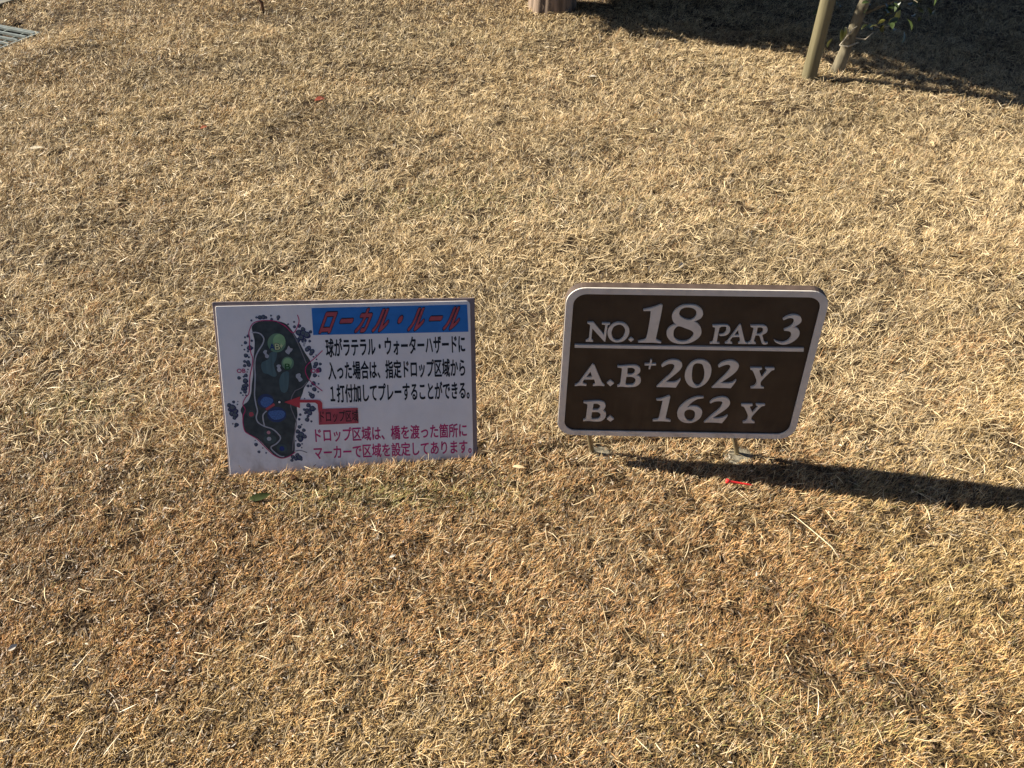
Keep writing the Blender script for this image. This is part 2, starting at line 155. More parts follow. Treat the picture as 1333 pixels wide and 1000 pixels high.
def smooth_path(pts, closed=True, k=6):
    """control points -> polyline; a third element marks a corner"""
    n = len(pts); P = [np.array(p[:2], float) for p in pts]; c = [len(p) > 2 for p in pts]
    out = []
    for i in range(n if closed else n - 1):
        a, b = P[i], P[(i + 1) % n]
        p0 = P[(i - 1) % n] if (closed or i > 0) else a
        p3 = P[(i + 2) % n] if (closed or i + 2 < n) else b
        ta = np.zeros(2) if c[i] else (b - p0) / 2
        tb = np.zeros(2) if c[(i + 1) % n] else (p3 - a) / 2
        L = np.linalg.norm(b - a)
        if c[i] and not c[(i + 1) % n]: ta = (b - a) * 1.0
        if c[(i + 1) % n] and not c[i]: tb = (b - a) * 1.0
        for t_ in (ta, tb):
            q = np.linalg.norm(t_)
            if q > 1.3 * L: t_ *= 1.3 * L / q
        if c[i] and c[(i + 1) % n]:
            out.append(a); continue
        for j in range(k):
            t = j / k
            out.append((2*t**3-3*t**2+1)*a + (t**3-2*t**2+t)*ta + (-2*t**3+3*t**2)*b + (t**3-t**2)*tb)
    if not closed: out.append(P[-1])
    return out

def curve_mesh(name, loopsets, z0, z1, bevel=0.0):
    """filled 2-D outlines (holes by nesting) extruded from z0 to z1; every loopset is filled by itself"""
    V, F = [], []
    for loops in loopsets:
        cu = bpy.data.curves.new(name, 'CURVE'); cu.dimensions = '2D'; cu.fill_mode = 'BOTH'
        for lp in loops:
            s = cu.splines.new('POLY'); s.points.add(len(lp) - 1); s.use_cyclic_u = True
            for p, q in zip(s.points, lp): p.co = (q[0], q[1], 0, 1)
        cu.extrude = (z1 - z0) / 2 - bevel; cu.bevel_depth = bevel; cu.bevel_resolution = 1
        if bevel: cu.offset = -bevel
        o = bpy.data.objects.new(name, cu); COL.objects.link(o)
        dg = bpy.context.evaluated_depsgraph_get(); dg.update()
        me = bpy.data.meshes.new_from_object(o.evaluated_get(dg))
        b = len(V)
        V += [(v.co.x, v.co.y, v.co.z + (z0 + z1) / 2) for v in me.vertices]
        F += [[b + i for i in p.vertices] for p in me.polygons]
        bpy.data.objects.remove(o); bpy.data.curves.remove(cu); bpy.data.meshes.remove(me)
    return V, F

def part_curve(name, loopsets, z0, z1, m, parent, bevel=0.0):
    V, F = curve_mesh(name, loopsets, z0, z1, bevel)
    me = bpy.data.meshes.new(name); me.from_pydata(V, [], F)
    return link(name, me, m, parent)

MM = .001
def mmp(pts): return [(p[0] * MM, p[1] * MM) for p in pts]
def mmc(pts): return [(p[0] * MM, p[1] * MM) + tuple(p[2:]) for p in pts]

def ribbon(pts, w):
    """outline of a stroked open path"""
    P = [np.array(p) for p in pts]; L, Rr = [], []
    for i, p in enumerate(P):
        t = P[min(i + 1, len(P) - 1)] - P[max(i - 1, 0)]; t = t / (np.linalg.norm(t) + 1e-12); nrm = np.array((-t[1], t[0]))
        L.append(p + nrm * w / 2); Rr.append(p - nrm * w / 2)
    return L, Rr

def ribbon_mesh(paths, w, z):
    V, F = [], []
    for pts in paths:
        L, Rr = ribbon(pts, w); b = len(V)
        for a, c in zip(L, Rr): V += [(a[0], a[1], z), (c[0], c[1], z)]
        for i in range(len(L) - 1): F.append([b + 2*i, b + 2*i + 1, b + 2*i + 3, b + 2*i + 2])
    return V, F

def tube(pts, radii, n=10, cap=True):
    """tube along points"""
    V, F = [], []
    P = [Vector(p) for p in pts]
    ref = Vector((.3, .1, 1)) if abs((P[-1] - P[0]).normalized().z) < .9 else Vector((1, 0, 0))
    for i, p in enumerate(P):
        t = (P[min(i + 1, len(P) - 1)] - P[max(i - 1, 0)]).normalized()
        u = t.cross(ref).normalized(); v = t.cross(u)
        for j in range(n):
            a = 2 * math.pi * j / n; V.append(p + (u * math.cos(a) + v * math.sin(a)) * radii[i])
    for i in range(len(P) - 1):
        for j in range(n):
            F.append([i*n + j, i*n + (j+1) % n, (i+1)*n + (j+1) % n, (i+1)*n + j])
    if cap: F.append(list(range(n))[::-1]); F.append([(len(P)-1)*n + j for j in range(n)])
    return V, F

def join(*vf):
    V, F = [], []
    for v, f in vf:
        b = len(V); V += list(v); F += [[b + i for i in q] for q in f]
    return V, F

def box(x0, x1, y0, y1, z0, z1):
    V = [(x, y, z) for z in (z0, z1) for y in (y0, y1) for x in (x0, x1)]
    return V, [[0, 2, 3, 1], [4, 5, 7, 6], [0, 1, 5, 4], [2, 6, 7, 3], [0, 4, 6, 2], [1, 3, 7, 5]]

# ------------------------------------------------------------------ noise + terrain height
LAT_ = rng.random((12, 256, 256))
def vn(x, y, s, seed=0):
    x = np.asarray(x, float) / s + 37.3 * seed + 1000; y = np.asarray(y, float) / s + 17.7 * seed + 1000
    xi = np.floor(x).astype(int); yi = np.floor(y).astype(int); fx = x - xi; fy = y - yi
    fx = fx * fx * (3 - 2 * fx); fy = fy * fy * (3 - 2 * fy); T = LAT_[seed % 12]
    g = lambda a, b: T[a % 256, b % 256]
    return (g(xi, yi) * (1 - fx) + g(xi + 1, yi) * fx) * (1 - fy) + (g(xi, yi + 1) * (1 - fx) + g(xi + 1, yi + 1) * fx) * fy
def fbm(x, y, s, seed=0, o=3):
    return sum(vn(x, y, s / 2**k, seed + k) * .5**k for k in range(o)) / sum(.5**k for k in range(o))
def sst(a, b, x):
    t = np.clip((np.asarray(x, float) - a) / (b - a), 0, 1); return t * t * (3 - 2 * t)

ROAD_A, ROAD_B = np.array((-2.854, 4.936)), np.array((-2.795, 5.046))     # edge of the road strip, upper left
RT = (ROAD_B - ROAD_A) / np.linalg.norm(ROAD_B - ROAD_A); RN = np.array((-RT[1], RT[0]))   # RN points to the road side
def road_side(x, y): return (x - ROAD_A[0]) * RN[0] + (y - ROAD_A[1]) * RN[1]
GR_O = np.array((-2.472, 4.522))                                           # near right corner of the drain grate
GR_U = np.array((-.914, .407)); GR_V = np.array((-.407, -.914))            # along the bars, across the bars
GR_L, GR_W = .75, .40
def grate_uv(x, y): 
    dx, dy = x - GR_O[0], y - GR_O[1]
    return dx * GR_U[0] + dy * GR_U[1], dx * GR_V[0] + dy * GR_V[1]
def ground_z(x, y):
    x = np.asarray(x, float); y = np.asarray(y, float)
    far = sst(1.9, 3.2, y)
    z = (fbm(x, y, .55, 3) - .5) * .034 * far + (fbm(x, y, .16, 5, 2) - .5) * .012 + (fbm(x, y, 1.7, 7, 2) - .5) * .06 * far
    z = z - .07 * sst(1.5, 2.6, x) * sst(2.6, 3.6, y)
    u, v = grate_uv(x, y)
    dd = np.maximum(np.maximum(-u, u - GR_L), np.maximum(-v, v - GR_W))
    z = z * sst(.0, .35, dd) + -.015 * (1 - sst(-.0, .25, dd))
    z = z - .10 * (1 - sst(-.03, .0, dd))
    rs = road_side(x, y)
    z = z * (1 - sst(-.35, 0, rs)) - .012 * sst(-.1, .0, rs)
    near_sign = (1 - sst(.35, .7, np.abs(y - 1.42)))
    return z * (1 - .6 * near_sign)

# ------------------------------------------------------------------ setting: ground, road
M_soil = mat("thatch_soil", (.022, .014, .008), .95, scale=55, bump=.8, col2=(.085, .052, .026), detail=10)
def axis(a, b, fa, fb, st):
    core = np.arange(a, b + 1e-6, st)
    lo = a - np.array([.1, .3, .8, 2, 5, 12, 30, 80, 200])[::-1]; hi = b + np.array([.1, .3, .8, 2, 5, 12, 30, 80, 200])
    return np.concatenate([lo, core, hi])
gx = axis(-4.2, 4.2, 0, 0, .035); gy = axis(.1, 7.0, 0, 0, .035)
X, Y = np.meshgrid(gx, gy); Z = ground_z(X, Y)
nx, ny = len(gx), len(gy)
me = bpy.data.meshes.new("ground")
vv = np.stack([X, Y, Z], -1).reshape(-1, 3)
ii = (np.arange(ny - 1)[:, None] * nx + np.arange(nx - 1)[None, :]).reshape(-1)
ff = np.stack([ii, ii + 1, ii + nx + 1, ii + nx], 1)
def fast_mesh(me, v, quads, tris=None):
    nt = 0 if tris is None else len(tris)
    me.vertices.add(len(v)); me.vertices.foreach_set('co', np.ascontiguousarray(v, np.float32).ravel())
    li = quads.ravel() if nt == 0 else np.concatenate([quads.ravel(), tris.ravel()])
    me.loops.add(len(li)); me.loops.foreach_set('vertex_index', np.ascontiguousarray(li, np.int32))
    me.polygons.add(len(quads) + nt)
    st = np.arange(len(quads)) * 4
    if nt: st = np.concatenate([st, len(quads) * 4 + np.arange(nt) * 3])
    me.polygons.foreach_set('loop_start', st.astype(np.int32))
    me.update(calc_edges=True)
fast_mesh(me, vv, ff)
tag(link("ground", me, M_soil, smooth=True), kind='structure')

M_asph = mat("worn_asphalt", (.16, .155, .135), .9, .3, 140, bump=.5)
M_kerb = mat("pale_concrete", (.20, .19, .15), .9, .25, 60, bump=.4)
def strip(name, o0, o1, z0, z1, m):
    a, b = ROAD_A - RT * 6, ROAD_A + RT * 25
    c = [a + RN * o0, b + RN * o0, b + RN * o1, a + RN * o1]
    V = [(p[0], p[1], z) for z in (z0, z1) for p in c]
    return tag(mesh(name, V, [[0, 1, 2, 3], [4, 5, 6, 7], [0, 1, 5, 4], [1, 2, 6, 5], [2, 3, 7, 6], [3, 0, 4, 7]], m), kind='structure')
strip("kerb", 0.0, .035, -.15, .012, M_kerb)
strip("road", .037, 4.0, -.15, .004, M_asph)

# ------------------------------------------------------------------ dry lawn
def in_view(x, y):
    lim = .55 + .63 * np.sqrt(y * y + 0.4) * 1.0
    return np.abs(x) < lim + .35
def lawn_ok(x, y):
    ok = road_side(x, y) < -.01
    u, v = grate_uv(x, y)
    ok &= ~((u > -.03) & (u < GR_L + .03) & (v > -.02) & (v < GR_W + .02))
    # clear of the board standing in the grass (only the strip it leans over)
    lx, ly = x - LO[0], y - LO[1]
    ex, ey = Lu[0], Lu[1]; q = math.hypot(ex, ey); ex, ey = ex / q, ey / q
    s = lx * ex + ly * ey; t = -lx * ey + ly * ex
    ok &= ~((s > -.012) & (s < .62) & (t > -.003) & (t < .05))
    for fx, fy, fr in FOOT: ok &= ((x - fx)**2 + ((y - fy))**2 > (fr * (.55 + .5 * vn(x, y, .02, 4)))**2)
    ok &= (x - STAKE[0])**2 + (y - STAKE[1])**2 > .03**2
    ok &= (x - TRUNK[0])**2 + (y - TRUNK[1])**2 > .02**2
    return ok
FOOT = [(.216, 1.462, .036), (.560, 1.456, .040)]
STAKE = (1.374, 3.885); TRUNK = (1.535, 3.985)

def seg(a, b, dens):
    """points in a strip of the lawn between depths a and b"""
    w = 1.0 + .63 * math.hypot(b, .65) 
    n = int(dens * (b - a) * 2 * w)
    x = rng.uniform(-w, w, n); y = rng.uniform(a, b, n)
    k = in_view(x, y); return x[k], y[k]
STRIPS = [(.25, 1.0, DENS*2.0), (1.0, 1.7, DENS*1.75), (1.7, 2.5, DENS*.95), (2.5, 3.5, DENS*.80), (3.5, 4.6, DENS*.55), (4.6, 6.2, DENS*.32), (6.2, 9.0, DENS*.06)]
C_STRAW = np.array((.64, .435, .185)); C_PALE = np.array((.78, .605, .35)); C_RUST = np.array((.49, .245, .095))
C_GREY = np.array((.33, .265, .175)); C_GREEN = np.array((.24, .25, .085)); C_DARK = np.array((.075, .046, .022))

def build_blades(x, y, kind):
    n = len(x)
    dist = np.sqrt(x * x + y * y)
    up = 1 - sst(1.35, 1.65, y + .1 * (vn(x, y, .3, 2) - .5))            # shorter and more upright in front of the signs
    xr, yr = x * .8 - y * .6, x * .6 + y * .8; tuft = fbm(xr, yr, .06, 1, 3); big = fbm(x, y, .45, 6, 3); mid = fbm(x, y, .2, 8, 2)
    th = fbm(x, y, .5, 9, 2) * 2 * math.pi * 2.0 + 1.2
    tuft_dir = vn(x, y, .035, 10) * 2 * math.pi * 2
    if kind == 'blade':
        L = rng.gamma(9, 1 / 9, n) * (.0152 + .0083 * (1 - up)) * (.55 + .9 * tuft)
        el = np.where(rng.random(n) < .40 + .10 * up, rng.uniform(R(28), R(72), n), rng.uniform(R(8), R(42), n))
        az = np.where(up > .5, .45 + .9 * (vn(x, y, .05, 10) - .5) + 1.2 * (vn(x, y, .3, 4) - .5) + rng.normal(0, 1.0, n), np.where(rng.random(n) < .28, .3 + rng.normal(0, .7, n), th * .6 + tuft_dir * .6 + rng.normal(0, .85, n)))
        wd = rng.uniform(.0007, .0012, n) * (1 + .08 * (1 - up)); curl = rng.normal(.15, .3, n)
        z0 = rng.uniform(-.001, .006, n) * (.4 + tuft)
    elif kind == 'thatch':
        L = rng.uniform(.008, .024, n); el = rng.uniform(R(-4), R(18), n); az = rng.uniform(0, 2 * math.pi, n)
        wd = rng.uniform(.0012, .0026, n); curl = rng.normal(.1, .3, n); z0 = rng.uniform(.000, .005, n)
    elif kind == 'debris':                                                # flakes of leaf and bark, clippings
        L = rng.uniform(.004, .012, n); el = rng.uniform(R(-10), R(30), n); az = rng.uniform(0, 2 * math.pi, n)
        wd = rng.uniform(.0018, .0046, n); curl = rng.normal(.2, .5, n); z0 = rng.uniform(.006, .017, n)
    else:                                                                 # long pale runners lying on top
        L = rng.uniform(.025, .055, n); el = rng.uniform(R(4), R(26), n); az = th + rng.normal(0, 1.2, n)
        wd = rng.uniform(.0009, .0016, n); curl = rng.normal(.25, .25, n); z0 = rng.uniform(.006, .016, n)
    wd = wd * (1 + .13 * np.clip(dist - 1.6, 0, 4)) * np.where(y > 6.2, 2.2, 1)
    # colour of each blade
    upc = 1 - sst(1.05, 2.05, y + .35 * (fbm(x, y, .4, 2, 2) - .5))
    u = rng.random(n)[:, None]
    rust = np.clip(upc * (.22 + 1.05 * sst(.75, 1.1, y) * (1 - sst(.55, .95, x))) + .55 * sst(-.75, -1.05, x) * sst(1.1, 1.5, y) * (1 - sst(2.2, 2.6, y)) + (mid - .5) * 1.7 + .1, 0, 1)
    rust = np.maximum(rust, .35 * (1 - upc) * sst(.50, .62, fbm(x, y, .7, 11, 2)))
    pale = np.clip((1 - upc) * .62 + (big - .5) * 1.3 + .12, 0.03, .85)
    grey = sst(.54, .68, fbm(x, y, .26, 4, 3))
    r = rng.random(n)
    c = C_STRAW * (1 - .35 * u) + np.zeros((n, 3))
    c = np.where((r < rust * (.55 + .15 * upc))[:, None], C_RUST * (.75 + .6 * u), c)
    r2 = rng.random(n)
    c = np.where((r2 < pale * .7)[:, None], C_PALE * (.75 + .35 * u), c)
    c = np.where((rng.random(n) < .10 + .22 * grey)[:, None], C_GREY * (.6 + .7 * u), c)
    gz = np.exp(-(((x + 1.15) / .16)**2 + ((y - 1.62) / .10)**2)) * .4
    gz = gz + np.exp(-(((x + .28) / .26)**2 + ((y - 1.325) / .05)**2)) * .6 + np.exp(-(((x + .25) / .3)**2 + ((y - 2.72) / .14)**2)) * .35
    gz = gz + .04 * sst(.55, .7, fbm(x, y, .35, 2, 2)) + .14 * np.exp(-(((x - .5) / .28)**2 + ((y - .72) / .14)**2))
    c = np.where((rng.random(n) < gz)[:, None], C_GREEN * (.7 + .8 * u), c)
    c = c * (1 - .25 * upc)[:, None] + np.array((.66, .425, .165)) * (.25 * upc)[:, None] * (.6 + .6 * u)
    c = c * (1 - .22 * (1 - upc))[:, None] + np.array((.69, .535, .32)) * (.22 * (1 - upc))[:, None]
    c = np.where((rng.random(n) < .20 - .09 * upc)[:, None], C_DARK * (.6 + 1.6 * u), c)
    c = c * (1 - .10 * np.clip(upc * sst(.80, 1.05, y) * (1 - sst(.55, .95, x)), 0, 1))[:, None]
    c = c * (1.04 - .26 * (1 - upc) * sst(.50, .66, fbm(x * .45, y, .34, 7, 3)))[:, None]
    c = c * (.70 + .55 * vn(x + y * .4, y - x * .4, .028, 3))[:, None]
    if kind == 'thatch': c = c * .25 + C_DARK * .75
    if kind == 'runner': c = C_PALE * (.7 + .4 * u) + np.zeros((n, 3))
    if kind == 'debris': c = np.where((u < .5), np.array((.10, .062, .036)) * (.5 + 2 * u), np.where(u < .85, np.array((.30, .22, .14)), np.array((.46, .38, .26))) * (.6 + .5 * u)) + np.zeros((n, 3))
    # geometry: four rings, the last a tip
    zb = ground_z(x, y) + z0
    h = np.stack([np.cos(az), np.sin(az)], 1)
    side_az = az + math.pi / 2; tw = rng.normal(0, .5, n)
    sd = np.stack([np.cos(side_az) * np.cos(tw), np.sin(side_az) * np.cos(tw), np.sin(tw)], 1)
    P = np.stack([x, y, zb], 1); e = el.copy(); V = np.empty((n, 7, 3), np.float32)
    bendz = rng.normal(0, .14, n)
    for k in range(4):
        wk = wd * (.75, 1, .72, 0)[k] / 2
        if k < 3:
            V[:, 2 * k] = P - sd * wk[:, None]; V[:, 2 * k + 1] = P + sd * wk[:, None]
        else: V[:, 6] = P
        st = L / 3
        a2 = az + bendz * k
        P = P + np.stack([np.cos(a2) * np.cos(e) * st, np.sin(a2) * np.cos(e) * st, np.sin(e) * st], 1)
        e = e - curl * .55
    V[:, :, 2] = np.maximum(V[:, :, 2], (ground_z(x, y) + .0005)[:, None])
    return V, c.astype(np.float32)

VS, CS = [], []
for a, b, dn in STRIPS:
    for kind, share in (('thatch', .40), ('blade', 1.0), ('runner', .07), ('debris', .008)):
        x, y = seg(a, b, dn * share)
        k = lawn_ok(x, y)
        if kind == 'blade':                                              # worn gaps between the tufts
            t = fbm(x, y, .045, 1, 2); xr, yr = x * .8 - y * .6, x * .6 + y * .8; g = fbm(xr, yr, .07, 5, 3)
            k &= rng.random(len(x)) < np.clip(1.1 - 1.4 * sst(.60, .82, g) - .45 * sst(.5, .22, t) - (.35 + .5 * (1 - sst(1.4, 2.2, y))) * sst(.52, .76, vn(yr, xr, .015, 9)), .06, 1)
            for hx, hy, hr in BARE:
                q_ = ((x - hx) / (1.7 * hr))**2 + ((y - hy) / (.9 * hr))**2 + 1.2 * (vn(x, y, .012, 2) - .5)
                k &= (q_ > .8) | (rng.random(len(x)) < .12)
        if kind == 'runner':
            k &= rng.random(len(x)) < .07 + .93 * sst(1.35, 1.75, y)
        x, y = x[k], y[k]
        v, c = build_blades(x, y, kind); VS.append(v); CS.append(c)
V = np.concatenate(VS); Cc = np.concatenate(CS); nb = len(V)
print("blades", nb)
b0 = (np.arange(nb) * 7)[:, None]
quads = np.concatenate([b0 + np.array([[0, 1, 3, 2]]), b0 + np.array([[2, 3, 5, 4]])]); tris = b0 + np.array([[4, 5, 6]])
me = bpy.data.meshes.new("dry_grass"); fast_mesh(me, V.reshape(-1, 3), quads, tris)
at = me.attributes.new("tint", 'FLOAT_COLOR', 'POINT')
rgba = np.ones((nb, 7, 4), np.float32); rgba[:, :, :3] = Cc[:, None, :]
at.data.foreach_set('color', rgba.ravel())
mg = bpy.data.materials.new("dead_grass"); mg.use_nodes = True
n_ = mg.node_tree.nodes; l_ = mg.node_tree.links; n_.clear()
out = n_.new('ShaderNodeOutputMaterial'); atn = n_.new('ShaderNodeAttribute'); atn.attribute_name = "tint"
df = n_.new('ShaderNodeBsdfDiffuse'); tr = n_.new('ShaderNodeBsdfTranslucent'); gl = n_.new('ShaderNodeBsdfGlossy'); gl.inputs['Roughness'].default_value = .45
m1 = n_.new('ShaderNodeMixShader'); m1.inputs[0].default_value = .10; m2 = n_.new('ShaderNodeMixShader'); m2.inputs[0].default_value = .04
l_.new(atn.outputs['Color'], df.inputs[0]); l_.new(atn.outputs['Color'], tr.inputs[0])
l_.new(df.outputs[0], m1.inputs[1]); l_.new(tr.outputs[0], m1.inputs[2]); l_.new(m1.outputs[0], m2.inputs[1]); l_.new(gl.outputs[0], m2.inputs[2])
l_.new(m2.outputs[0], out.inputs[0])
tag(link("dry_grass", me, mg), "short dead straw and rust coloured lawn grass covering the whole ground", "grass", kind='stuff')

# ------------------------------------------------------------------ frames of the two signs
def frame(o, u, v):
    u = Vector(u).normalized(); v = Vector(v); v = (v - u * v.dot(u)).normalized(); n = u.cross(v)
    return Matrix(((u.x, v.x, n.x, o[0]), (u.y, v.y, n.y, o[1]), (u.z, v.z, n.z, o[2]), (0, 0, 0, 1)))

def rrect(c, r, inset=0, k=8, rs=None):
    """rounded quadrilateral, corners bl, br, tr, tl"""
    P = [np.array(p, float) for p in c]; n = 4; out = []
    if inset:
        cen = sum(P) / 4; Q = []
        for i in range(4):
            a, b, d_ = P[i - 1], P[i], P[(i + 1) % 4]
            e1 = (b - a) / np.linalg.norm(b - a); e2 = (d_ - b) / np.linalg.norm(d_ - b)
            n1 = np.array((-e1[1], e1[0])); n2 = np.array((-e2[1], e2[0]))
            A = np.array([n1, n2]); Q.append(np.linalg.solve(A, [n1 @ b + inset, n2 @ b + inset]))
        P = Q
    for i in range(4):
        a, b, d_ = P[i - 1], P[i], P[(i + 1) % 4]; ri = rs[i] if rs else r
        e1 = (a - b) / np.linalg.norm(a - b); e2 = (d_ - b) / np.linalg.norm(d_ - b)
        p, q = b + e1 * ri, b + e2 * ri
        for j in range(k + 1):
            t = j / k; w = .552
            c1 = p + (b - p) * w; c2 = q + (b - q) * w
            out.append((1-t)**3 * p + 3*(1-t)**2*t*c1 + 3*(1-t)*t*t*c2 + t**3 * q)
    return out

# ------------------------------------------------------------------ brown hole sign
def grime(m, col, y0, y1, amount, scale, stretch, streak=.0):
    """dirt with a shape of its own: noisy film that thickens towards the edge at y0, plus faint run marks"""
    n = m.node_tree.nodes; l = m.node_tree.links; bs = n['Principled BSDF']
    old = bs.inputs['Base Color'].links[0].from_socket
    tc = n.new('ShaderNodeTexCoord'); sp = n.new('ShaderNodeSeparateXYZ'); l.new(tc.outputs['Object'], sp.inputs[0])
    mr = n.new('ShaderNodeMapRange'); mr.inputs[1].default_value = y1; mr.inputs[2].default_value = y0; l.new(sp.outputs['Y'], mr.inputs[0])
    mp = n.new('ShaderNodeMapping'); mp.inputs['Scale'].default_value = stretch; l.new(tc.outputs['Object'], mp.inputs[0])
    t = n.new('ShaderNodeTexNoise'); t.inputs['Scale'].default_value = scale; t.inputs['Detail'].default_value = 9; t.inputs['Roughness'].default_value = .65; l.new(mp.outputs[0], t.inputs['Vector'])
    r = n.new('ShaderNodeMapRange'); r.inputs[1].default_value = .46; r.inputs[2].default_value = .75; l.new(t.outputs[0], r.inputs[0])
    ad = n.new('ShaderNodeMath'); ad.operation = 'ADD'; ad.inputs[1].default_value = streak; l.new(mr.outputs[0], ad.inputs[0])
    mu = n.new('ShaderNodeMath'); mu.operation = 'MULTIPLY'; l.new(ad.outputs[0], mu.inputs[0]); l.new(r.outputs[0], mu.inputs[1])
    m2 = n.new('ShaderNodeMath'); m2.operation = 'MULTIPLY'; m2.inputs[1].default_value = amount; m2.use_clamp = True; l.new(mu.outputs[0], m2.inputs[0])
    mx = n.new('ShaderNodeMixRGB'); mx.inputs[2].default_value = (*col, 1); l.new(m2.outputs[0], mx.inputs[0]); l.new(old, mx.inputs[1]); l.new(mx.outputs[0], bs.inputs['Base Color'])
    return m
M_brown = mat("brown_panel", (.052, .035, .023), .55, .3, 12, bump=.05, spec=.25)
M_edge = mat("brown_edge", (.085, .058, .045), .7, .3, 40, bump=.2)
M_silver = mat("pale_raised_paint", (.70, .635, .555), .55, .08, 35, spec=.3)
M_rod = mat("dull_brass_rod", (.27, .22, .13), .45, .3, 60, metal=.6)
M_conc = mat("footing_concrete", (.21, .185, .135), .95, .35, 90, bump=.7)
grime(M_brown, (.115, .085, .058), .0, .16, .55, 9, (2.2, .35, 1), .35)
grime(M_silver, (.30, .22, .15), .0, .10, .6, 30, (1, 1, 1), .25)
mtR = frame(RO, Ru, Rv)
hs = empty("hole_sign", None, "brown golf hole board with raised pale lettering NO. 18 PAR 3 on two thin posts", "sign", mtx=mtR)
qc = mmp([HOLE[3], HOLE[2], HOLE[1], HOLE[0]])
outer = rrect(qc, .040); inner = rrect(qc, .028, inset=.0155)
part_curve("panel", [[outer]], -.018, -.0045, [M_brown], hs)
o = part_curve("edge_band", [[rrect(qc, .0403, inset=-.0006), rrect(qc, .038, inset=.006)]], -.0195, -.003, [M_edge], hs)
part_curve("rim", [[outer, inner]], -.0028, .0006, [M_silver], hs, bevel=.0006)
lets = [[smooth_path(mmc(l)) for l in g] for g in NUM]
for a_, b_, tx in ((0, 9, "raised pale lettering NO. 18 PAR 3"), (9, 17, "raised pale lettering A.B+ 202 Y"), (17, 23, "raised pale lettering B. 162 Y")):
    part_curve("lettering", lets[a_:b_], -.0050, .0002, [M_silver], hs)['label'] = tx
part_curve("dividing_bar", lets[-1:], -.0050, .0002, [M_silver], hs)
inv = mtR.inverted()
for (bx, by), sx in (((.199, 1.462), .073), ((.556, 1.460), .421)):
    top = mtR @ Vector((sx, .10, -.0275)); base = Vector((bx, by, -.1))
    low = mtR @ Vector((sx, .0, -.0275))
    V, F = tube([inv @ base, inv @ Vector((bx, by, 0)), inv @ Vector((low.x, low.y, low.z)), inv @ top], [.0062] * 4, 12)
    mesh("post", V, F, M_rod, hs, smooth=True)
for fx, fy, fr in FOOT:
    V, F = [], []
    gz = float(ground_z(fx, fy)); ring = 28
    V.append((fx, fy, gz + .002))
    for k, (rr, zz) in enumerate(((.6, .002), (.93, .001), (1, -.002), (1, -.05))):
        for j in range(ring):
            a = 2 * math.pi * j / ring; q = fr * rr * (1 + .06 * math.sin(3 * a + fx * 9) + .03 * math.sin(7 * a))
            V.append((fx + q * math.cos(a), fy + q * math.sin(a), gz + zz))
    for j in range(ring): F.append([0, 1 + j, 1 + (j + 1) % ring])
    for k in range(3):
        for j in range(ring): F.append([1 + k*ring + j, 1 + (k+1)*ring + j, 1 + (k+1)*ring + (j+1) % ring, 1 + k*ring + (j+1) % ring])
    mesh("footing", [inv @ Vector(v) for v in V], F, M_conc, hs, smooth=True)

# ------------------------------------------------------------------ white local rule board
M_white = mat("white_sheet", (.81, .76, .72), .35, .06, 9, spec=.35)
M_back = mat("grey_brown_backing", (.25, .195, .185), .75, .35, 25, bump=.15, stretch=(1, .2, 1))
M_blue = mat("blue_ink", (.025, .17, .48), .45, .12, 30)
M_red = mat("red_ink", (.44, .075, .085), .45, .12, 30)
M_black = mat("black_ink", (.010, .010, .012), .45, .2, 30)
M_mag = mat("magenta_ink", (.48, .028, .13), .45, .12, 30)
M_rough = mat("map_dark_green", (.042, .050, .048), .45, .35, 60)
M_fair = mat("map_blue_green", (.075, .125, .13), .45, .2, 200, stretch=(1, .05, 1))
M_green = mat("map_green", (.13, .23, .14), .45, .15, 60)
M_green2 = mat("map_light_green", (.25, .42, .20), .45, .15, 60)
M_pond = mat("map_deep_blue", (.028, .042, .115), .45, .25, 60)
M_water = mat("map_blue", (.065, .135, .32), .45, .5, 420)
M_path = mat("map_pale_path", (.40, .40, .42), .45, .1, 60)
M_edgep = mat("map_grey_path", (.20, .18, .19), .45, .1, 60)
M_tree = mat("map_tree_ink", (.036, .036, .095), .45, .4, 300)
M_tree2 = mat("map_tree_grey", (.095, .115, .125), .45, .4, 300)
M_navy = mat("map_navy", (.015, .03, .16), .45, .2, 60); M_cream = mat("map_cream", (.55, .58, .30), .45, .1, 60)
M_pink = mat("map_pink", (.55, .25, .27), .45, .1, 60); M_teeg = mat("map_grey_green", (.055, .08, .075), .45, .2, 60)
M_dgreen = mat("map_letter_green", (.02, .09, .02), .45, .2, 60)
M_arrow = mat("arrow_red", (.50, .05, .06), .45, .12, 40)
M_box = mat("label_red", (.42, .065, .08), .45, .15, 40)
grime(M_white, (.34, .26, .17), .0, .085, 1.0, 22, (1, .6, 1), .10)
mtL = frame(LO, Lu, Lv)
lb = empty("rule_board", None, "white board of Japanese local rules with a blue title band and a course map", "sign", mtx=mtL)
bc = mmp([BOARD[3], BOARD[2], BOARD[1], BOARD[0]]); bc[0] = (bc[0][0] + .001, -.05); bc[1] = (bc[1][0] + .001, -.05)
part_curve("backing_board", [[rrect(bc, .004)]], -.006, -.0015, [M_back], lb, bevel=.001)
pc = mmp([PLATE[3], PLATE[2], PLATE[1], PLATE[0]])
pc[0] = (pc[0][0], -.008); pc[1] = (pc[1][0], -.006)
part_curve("panel", [[rrect(pc, .008, rs=[.002, .002, .010, .004])]], -.0014, .0016, [M_white], lb, bevel=.0008)
ZP = .0016
def printed(name, VFs, m, parent):
    """thin printed sheet or line work lying on the panel"""
    V, F = join(*VFs); me = bpy.data.meshes.new(name); me.from_pydata([tuple(v) for v in V], [], F)
    return link(name, me, m, parent)
def flat(loops, z): 
    return curve_mesh("f", [loops], z - .00004, z + .00004)
def sm(pts): return smooth_path(mmc(pts))
